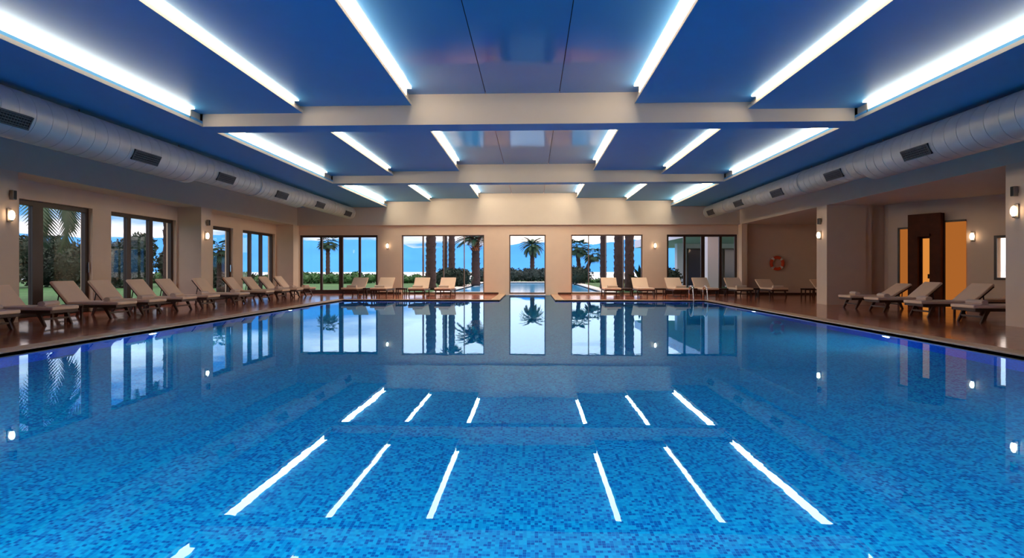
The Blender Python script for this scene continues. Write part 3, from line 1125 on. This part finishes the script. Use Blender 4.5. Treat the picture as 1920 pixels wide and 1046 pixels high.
MB().box(OX0, OX1, OY0, OY1, -0.5, -0.10).box(CX0, CX1, 24.6, OY0, -0.5, -0.10).build('outdoor_water', M['opool'], kind='structure')
MB().box(-2500, 2500, 64, 3000, -3.2, -3.0).build('sea', M['sea'], kind='structure')
MB().box(-3000, -262, -900, 64, -3.2, -3.0).build('sea_left', M['sea'], kind='structure')

# mountains across the bay
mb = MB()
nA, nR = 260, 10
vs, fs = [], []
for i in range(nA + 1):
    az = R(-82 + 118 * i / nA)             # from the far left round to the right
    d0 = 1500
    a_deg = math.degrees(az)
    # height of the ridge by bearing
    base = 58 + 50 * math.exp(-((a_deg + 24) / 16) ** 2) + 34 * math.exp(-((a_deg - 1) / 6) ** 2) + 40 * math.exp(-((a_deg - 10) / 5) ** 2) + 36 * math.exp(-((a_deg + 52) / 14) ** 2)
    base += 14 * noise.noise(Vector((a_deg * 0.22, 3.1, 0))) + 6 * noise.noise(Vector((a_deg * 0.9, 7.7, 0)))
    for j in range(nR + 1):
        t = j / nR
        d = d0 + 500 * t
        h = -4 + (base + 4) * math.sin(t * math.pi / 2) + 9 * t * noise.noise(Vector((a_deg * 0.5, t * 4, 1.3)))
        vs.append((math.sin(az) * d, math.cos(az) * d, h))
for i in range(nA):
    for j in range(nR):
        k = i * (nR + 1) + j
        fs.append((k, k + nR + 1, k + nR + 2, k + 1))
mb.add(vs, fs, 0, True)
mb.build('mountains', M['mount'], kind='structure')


def leaf_cloud(name, mat_, parent, blobs, n, size, seed=0, core=True):
    """leaves scattered over the shells of several ellipsoids; blobs: (x, y, z, rx, ry, rz)"""
    rnd = random.Random(seed)
    g = MB()
    for (bx, by, bz, rx, ry, rz) in blobs:
        vol = (rx * ry + ry * rz + rx * rz) / 3
        tot = sum((b_[3] * b_[4] + b_[4] * b_[5] + b_[3] * b_[5]) / 3 for b_ in blobs)
        for _ in range(int(n * vol / tot)):
            z = rnd.uniform(-1, 1); t = rnd.uniform(0, 2 * math.pi); r = math.sqrt(1 - z * z)
            k = rnd.uniform(0.72, 1.08)
            c = Vector((bx + rx * k * r * math.cos(t), by + ry * k * r * math.sin(t), bz + rz * k * z))
            a = Vector((rnd.gauss(0, 1), rnd.gauss(0, 1), rnd.gauss(0, 1))).normalized()
            b_ = a.cross(Vector((rnd.gauss(0, 1), rnd.gauss(0, 1), rnd.gauss(0, 1)))).normalized()
            s_ = size * rnd.uniform(0.6, 1.3)
            g.add([c - a * s_, c - b_ * s_ * 0.45, c + a * s_, c + b_ * s_ * 0.45], [(0, 1, 2, 3)])
        if core:
            vs, fs = [], []
            nu, nv = 14, 9
            for i in range(nv + 1):
                ph = math.pi * i / nv
                for k in range(nu):
                    t = 2 * math.pi * k / nu
                    q_ = 0.80 + 0.12 * noise.noise(Vector((bx + i * 0.7, by + k * 0.9, bz)))
                    vs.append((bx + rx * q_ * math.sin(ph) * math.cos(t), by + ry * q_ * math.sin(ph) * math.sin(t), bz + rz * q_ * math.cos(ph)))
            for i in range(nv):
                for k in range(nu):
                    fs.append((i * nu + k, (i + 1) * nu + k, (i + 1) * nu + (k + 1) % nu, i * nu + (k + 1) % nu))
            g.add(vs, fs, 0, True)
    return g.build(name, mat_, parent)


def hedge(name, label, cat, x0, x1, y, h, depth, m, seed, size=0.10, n=3000, jag=0.2, g0=G):
    rnd = random.Random(seed)
    blobs = []
    x = x0
    while x < x1:
        w_ = rnd.uniform(0.5, 1.0) * max(0.6, h)
        hh = h * rnd.uniform(1 - jag, 1 + jag)
        blobs.append((x, y + rnd.uniform(-0.2, 0.2) * depth, g0 + hh * 0.5, w_, depth * 0.5, hh * 0.5))
        x += w_ * 0.95
    o = leaf_cloud(name, m, None, blobs, n, size, seed)
    return tag(o, label, cat)


hedge('hedge', 'low green hedge beyond the lawn, seen through the leftmost back window', 'hedge', -27, -14, 46, 0.72, 1.6, M['hedge'], 1, 0.16, 5000, 0.28)
hedge('hedge', 'low green hedge beyond the lawn, behind the thick palm trunks', 'hedge', -13.3, -6.0, 47.2, 0.66, 1.4, M['hedge'], 2, 0.14, 2500, 0.2)
hedge('hedge', 'dark hedge behind the outdoor pool, seen through the narrow centre opening', 'hedge', -4.4, 3.6, 53, 1.22, 1.4, M['hedge_dark'], 3, 0.14, 3500, 0.1)
hedge('bush', 'dark bush left of the red-skirted palm outside', 'bush', -5.3, -4.4, 36, 1.35, 1.0, M['leaf'], 4, 0.10, 1600, 0.15)
hedge('hedge', 'low dark hedge at the far end of the outdoor pool below the red-skirted palm', 'hedge', -4.9, -3.6, 52, 0.35, 0.8, M['leaf'], 5, 0.08, 600, 0.1)
hedge('bush', 'dark bush at the left edge of the window with leaning palms', 'bush', 3.5, 3.9, 44, 1.3, 0.9, M['leaf'], 6, 0.10, 900, 0.1)
hedge('hedge', 'low planting beyond the lawn, right of the leaning palms', 'hedge', 4.4, 10.0, 50, 0.32, 1.0, M['hedge'], 7, 0.10, 1500, 0.3)
hedge('bush', 'dark shrub at the left post of the rightmost back window', 'bush', 7.4, 7.8, 31.5, 1.1, 0.8, M['leaf'], 8, 0.09, 900, 0.1)
hedge('hedge', 'green bushes outside the single-pane left window', 'hedge', -34, -28.4, 46.5, 0.75, 1.6, M['hedge'], 9, 0.16, 3500, 0.3)


# palms
def palm(label, x, y, h, r, crown_r, kind='feather', lean=(0, 0), seed=0, skirt=False, low=-0.5, fronds=26, droop=1.0, group=None):
    rnd = random.Random(seed)
    root = thing('palm_tree', label, 'palm tree', (x, y, G), 0, 'palm trees in the garden')
    g = MB()
    pts, rs = [], []
    n = int(h / 0.16)
    for i in range(n + 1):
        t = i / n
        pts.append((lean[0] * t ** 1.3, lean[1] * t ** 1.3, h * t))
        rr = r * (1.25 - 0.35 * t if t < 0.3 else 1.145 - 0.2 * (t - 0.3))
        rs.append(rr * (1.0 + (0.09 if i % 2 else -0.05) + rnd.uniform(-0.04, 0.04)))
    g.tube(pts, rs, 14)
    # stubs of cut fronds
    for i in range(2, n):
        for _ in range(5):
            a = rnd.uniform(0, 6.28)
            p = Vector(pts[i]); d = Vector((math.cos(a), math.sin(a), 0))
            e = p + d * (rs[i] * 1.22) + Vector((0, 0, 0.09))
            sd = Vector((-math.sin(a), math.cos(a), 0)) * 0.03
            q_ = p + d * rs[i] * 0.9
            g.add([q_ - sd, q_ + sd, e, q_ + Vector((0, 0, 0.05))], [(0, 1, 2), (0, 2, 3), (1, 3, 2)])
    g.build('trunk', M['trunk'], root)
    top = Vector(pts[-1])
    if skirt:
        g = MB()
        for k in range(240):
            a = rnd.uniform(0, 6.28); ln = rnd.uniform(0.5, 1.15); z0_ = rnd.uniform(-0.85, 0.1)
            d = Vector((math.cos(a), math.sin(a), 0))
            p = top + Vector((0, 0, z0_)) + d * r * 0.8
            e = p + d * ln * (0.22 + 0.62 * (z0_ + 0.85)) + Vector((0, 0, 0.22 * ln - 0.1 * (z0_ + 0.85)))
            sd = Vector((-math.sin(a), math.cos(a), 0)) * 0.03
            g.add([p - sd, p + sd, e + sd, e - sd], [(0, 1, 2, 3)])
        g.build('frond_skirt', M['skirt'], root)
    g = MB()
    for k in range(fronds):
        a = 2 * math.pi * (k * 0.618034) + rnd.uniform(-0.2, 0.2)
        up = 1.25 - (1.25 - low) * (k / fronds) ** 0.9
        ln = crown_r * rnd.uniform(0.85, 1.1)
        d = Vector((math.cos(a), math.sin(a), 0)); sd = Vector((-math.sin(a), math.cos(a), 0))
        m_ = 12
        prev = None
        P_ = []
        p = top.copy(); ang = up
        for j in range(m_ + 1):
            P_.append(p.copy())
            p = p + (d * math.cos(ang) + Vector((0, 0, math.sin(ang)))) * (ln / m_)
            ang -= (0.085 * droop + rnd.uniform(0, 0.02)) * (1.25 if kind == 'feather' else 0.7)
        for j in range(m_):
            w_ = 0.016 * (1 - j / m_) + 0.004
            g.add([P_[j] - sd * w_, P_[j] + sd * w_, P_[j + 1] + sd * w_, P_[j + 1] - sd * w_], [(0, 1, 2, 3)])
        if kind == 'feather':
            for j in range(2, m_ + 1):
                for q_ in (0, 0.5):
                    tt = (j + q_) / m_
                    if tt > 1: continue
                    pp = P_[j] if q_ == 0 else (P_[j] + P_[min(j + 1, m_)]) / 2
                    ll = crown_r * 0.24 * math.sin(math.pi * min(1, 0.18 + tt * 0.75)) + 0.05
                    fw_ = (P_[min(j + 1, m_)] - P_[j - 1]).normalized()
                    for s_ in (-1, 1):
                        e = pp + (sd * s_ * 0.75 + fw_ * 0.65 + Vector((0, 0, -0.28 * droop))) * ll
                        wv = fw_ * 0.028 * crown_r
                        g.add([pp - wv, pp + wv, e], [(0, 1, 2)])
        else:                                   # fan leaf at the end of the stalk
            c = P_[int(m_ * 0.62)]
            fw_ = (P_[m_] - P_[int(m_ * 0.5)]).normalized()
            nb = 15
            for q_ in range(nb):
                b_ = R(-105 + 210 * q_ / (nb - 1))
                dr = (fw_ * math.cos(b_) + sd * math.sin(b_) + Vector((0, 0, -0.12)))
                ll = crown_r * 0.42 * (0.75 + 0.25 * math.cos(b_))
                pr = (sd * math.cos(b_) - fw_ * math.sin(b_)) * 0.035 * crown_r
                mid_ = c + dr * ll * 0.55
                g.add([c, mid_ - pr, c + dr * ll + Vector((0, 0, -0.06 * crown_r)), mid_ + pr], [(0, 1, 2, 3)])
    g.build('crown', M['frond'], root)
    return root


palm('slim palm standing in the hedge, seen in the second pane of the leftmost back window', -17.1, 47.8, 3.4, 0.15, 1.05, 'fan', seed=1, fronds=30)
palm('thick palm trunk nearest the glass in the second back window', -5.45, 31.0, 4.9, 0.23, 1.6, 'fan', seed=2)
palm('slender palm trunk between two thicker ones in the second back window', -6.2, 41.0, 5.6, 0.15, 0.9, 'fan', seed=3)
palm('palm trunk right of the slender one in the second back window', -5.3, 38.0, 4.5, 0.19, 0.9, 'fan', seed=4)
palm('palm with a reddish skirt of dead fronds in the second back window', -3.85, 39.5, 3.15, 0.25, 1.7, 'feather', seed=5, skirt=True, low=0.15, fronds=36, droop=0.8)
palm('round-crowned palm behind the pool, framed by the narrow centre opening', 0.05, 55.5, 3.45, 0.19, 1.38, 'feather', seed=6, fronds=46, droop=0.9)
palm('left one of the two palms leaning apart, with a bushy crown', 3.85, 46.0, 2.85, 0.15, 1.2, 'fan', lean=(-0.25, 0), seed=7, fronds=34)
palm('right one of the two palms leaning apart, with a smaller crown', 4.0, 45.2, 2.25, 0.13, 0.95, 'fan', lean=(0.75, 0), seed=8, fronds=26)
palm('straight palm trunk left of the two thickest in the fourth back window', 3.95, 32.0, 4.3, 0.15, 0.5, 'fan', seed=9)
palm('thick palm trunk in the middle of the fourth back window', 4.65, 31.0, 5.8, 0.21, 1.0, 'fan', seed=10)
palm('thick palm trunk with broad leaves at its foot, rightmost in the fourth back window', 4.95, 29.4, 4.3, 0.20, 0.6, 'fan', seed=11)
palm('tall palm whose drooping fronds hang before the nearest left window', -17.6, 19.9, 4.5, 0.13, 3.0, 'feather', seed=12, fronds=22, low=-0.55, droop=1.2)
palm('palm trunk at the right jamb of the second left window', -13.0, 20.2, 4.2, 0.15, 1.7, 'feather', seed=13, fronds=30, droop=1.4)
palm('short palm at the right edge of the single-pane left window', -14.6, 26.6, 2.0, 0.16, 0.9, 'fan', seed=14)


# spiky plants
def yucca(label, x, y, h, n, ln, seed, wide=0.03, cat='plant', g0=G):
    rnd = random.Random(seed)
    root = thing('yucca_plant', label, cat, (x, y, g0), 0, 'spiky plants outside')
    g = MB(); g.tube([(0, 0, 0), (0, 0, h)], [0.06, 0.045], 8); g.build('stem', M['trunk'], root)
    g = MB()
    for k in range(n):
        a = rnd.uniform(0, 6.28); e_ = rnd.uniform(-0.1, 1.35)
        d = Vector((math.cos(a) * math.cos(e_), math.sin(a) * math.cos(e_), math.sin(e_)))
        sd = Vector((-math.sin(a), math.cos(a), 0)) * wide
        p = Vector((0, 0, h)); l_ = ln * rnd.uniform(0.7, 1.1)
        m1 = p + d * l_ * 0.5; e = p + d * l_ + Vector((0, 0, -0.18 * l_))
        g.add([p, m1 - sd, e, m1 + sd], [(0, 1, 2, 3)])
    g.build('leaves', M['leaf'], root)


yucca('spiky dark plant outside the left pane of the far side window', -13.3, 24.6, 0.42, 60, 0.55, 1)
yucca('spiky dark plant outside the middle pane of the far side window', -12.7, 25.6, 0.55, 70, 0.6, 2)
yucca('spiky dark plant outside the right pane of the far side window', -12.3, 26.6, 0.5, 60, 0.55, 3)
yucca('broad-leaved green plant at the foot of the rightmost thick palm trunk', 5.35, 28.6, 0.55, 26, 1.0, 4, wide=0.09)


def tree(label, x, y, blobs, n, seed, size=0.13):
    root = thing('tree', label, 'tree', (x, y, G), 0, 'dark trees beyond the left windows')
    g = MB(); g.tube([(0, 0, 0), (0.05, 0, 0.8), (0, 0.05, 1.6)], [0.16, 0.12, 0.08], 8); g.build('trunk', M['trunk'], root)
    leaf_cloud('crown', M['leaf'], root, blobs, n, size, seed)


tree('dark leafy tree behind the left pane of the nearest left window', -31.0, 32.5, [(0, 0, 1.5, 1.5, 1.3, 1.5), (1.0, 0.5, 2.2, 1.0, 1.0, 0.9), (-1.3, 0, 1.1, 1.2, 1.0, 1.2)], 4200, 21)
tree('broad dark tree filling the right pane of the nearest left window', -29.4, 36.0, [(0, 0, 1.4, 1.9, 1.4, 1.5), (-1.2, 0, 2.3, 0.9, 0.9, 1.0), (1.4, 0, 2.2, 0.8, 0.8, 0.9), (-2.0, 0, 1.0, 1.4, 1.2, 1.1)], 5200, 22)
tree('dark rounded tree in the left pane of the second left window', -24.3, 34.2, [(0, 0, 1.5, 1.3, 1.2, 1.6), (0.6, 0, 2.5, 0.8, 0.8, 0.8), (-1.0, 0, 1.3, 1.1, 1.0, 1.4)], 4200, 23)
tree('ragged dark shrub tree in the middle pane of the second left window', -24.0, 38.4, [(0, 0, 1.0, 1.0, 1.0, 1.1), (0.5, 0.2, 1.9, 0.6, 0.6, 0.7), (-0.7, 0, 1.5, 0.7, 0.7, 0.9)], 2600, 24, 0.16)
tree('low dark shrub in the right pane of the second left window', -19.2, 34.1, [(0, 0, 0.7, 1.1, 1.0, 0.8), (0.8, 0, 0.9, 0.5, 0.5, 0.7)], 1600, 25, 0.16)

# covered wing of the building outside, right
wing = thing('building_wing', 'pale covered wing of the building with columns and dark glazing outside the rightmost window', 'building', (0, 0, G))
g = MB(); g.box(7.85, 8.45, 26.0, 26.6, 0, 2.75); g.build('column', M['pale'], wing)
g = MB(); g.box(9.15, 9.7, 36.6, 37.2, 0, 2.75); g.build('column', M['pale'], wing)
g = MB(); g.box(7.8, 18, 25.6, 44, 2.75, 3.3); g.build('roof', M['pale'], wing)
g = MB(); g.box(9.7, 18, 37.1, 37.3, 0, 2.75); g.build('wall', M['pale'], wing)
for (a, bb) in ((9.95, 10.75), (10.95, 12.1), (12.25, 13.4)):
    g = MB(); g.box(a, bb, 37.04, 37.1, 0.1, 2.4); w_ = g.build('window', M['darkglass'], wing)
    g = MB(); g.box(a - 0.05, a, 37.0, 37.1, 0.0, 2.45); g.box(bb, bb + 0.05, 37.0, 37.1, 0, 2.45); g.box(a, bb, 37.0, 37.1, 2.4, 2.45); g.build('window_frame', M['frame'], w_)
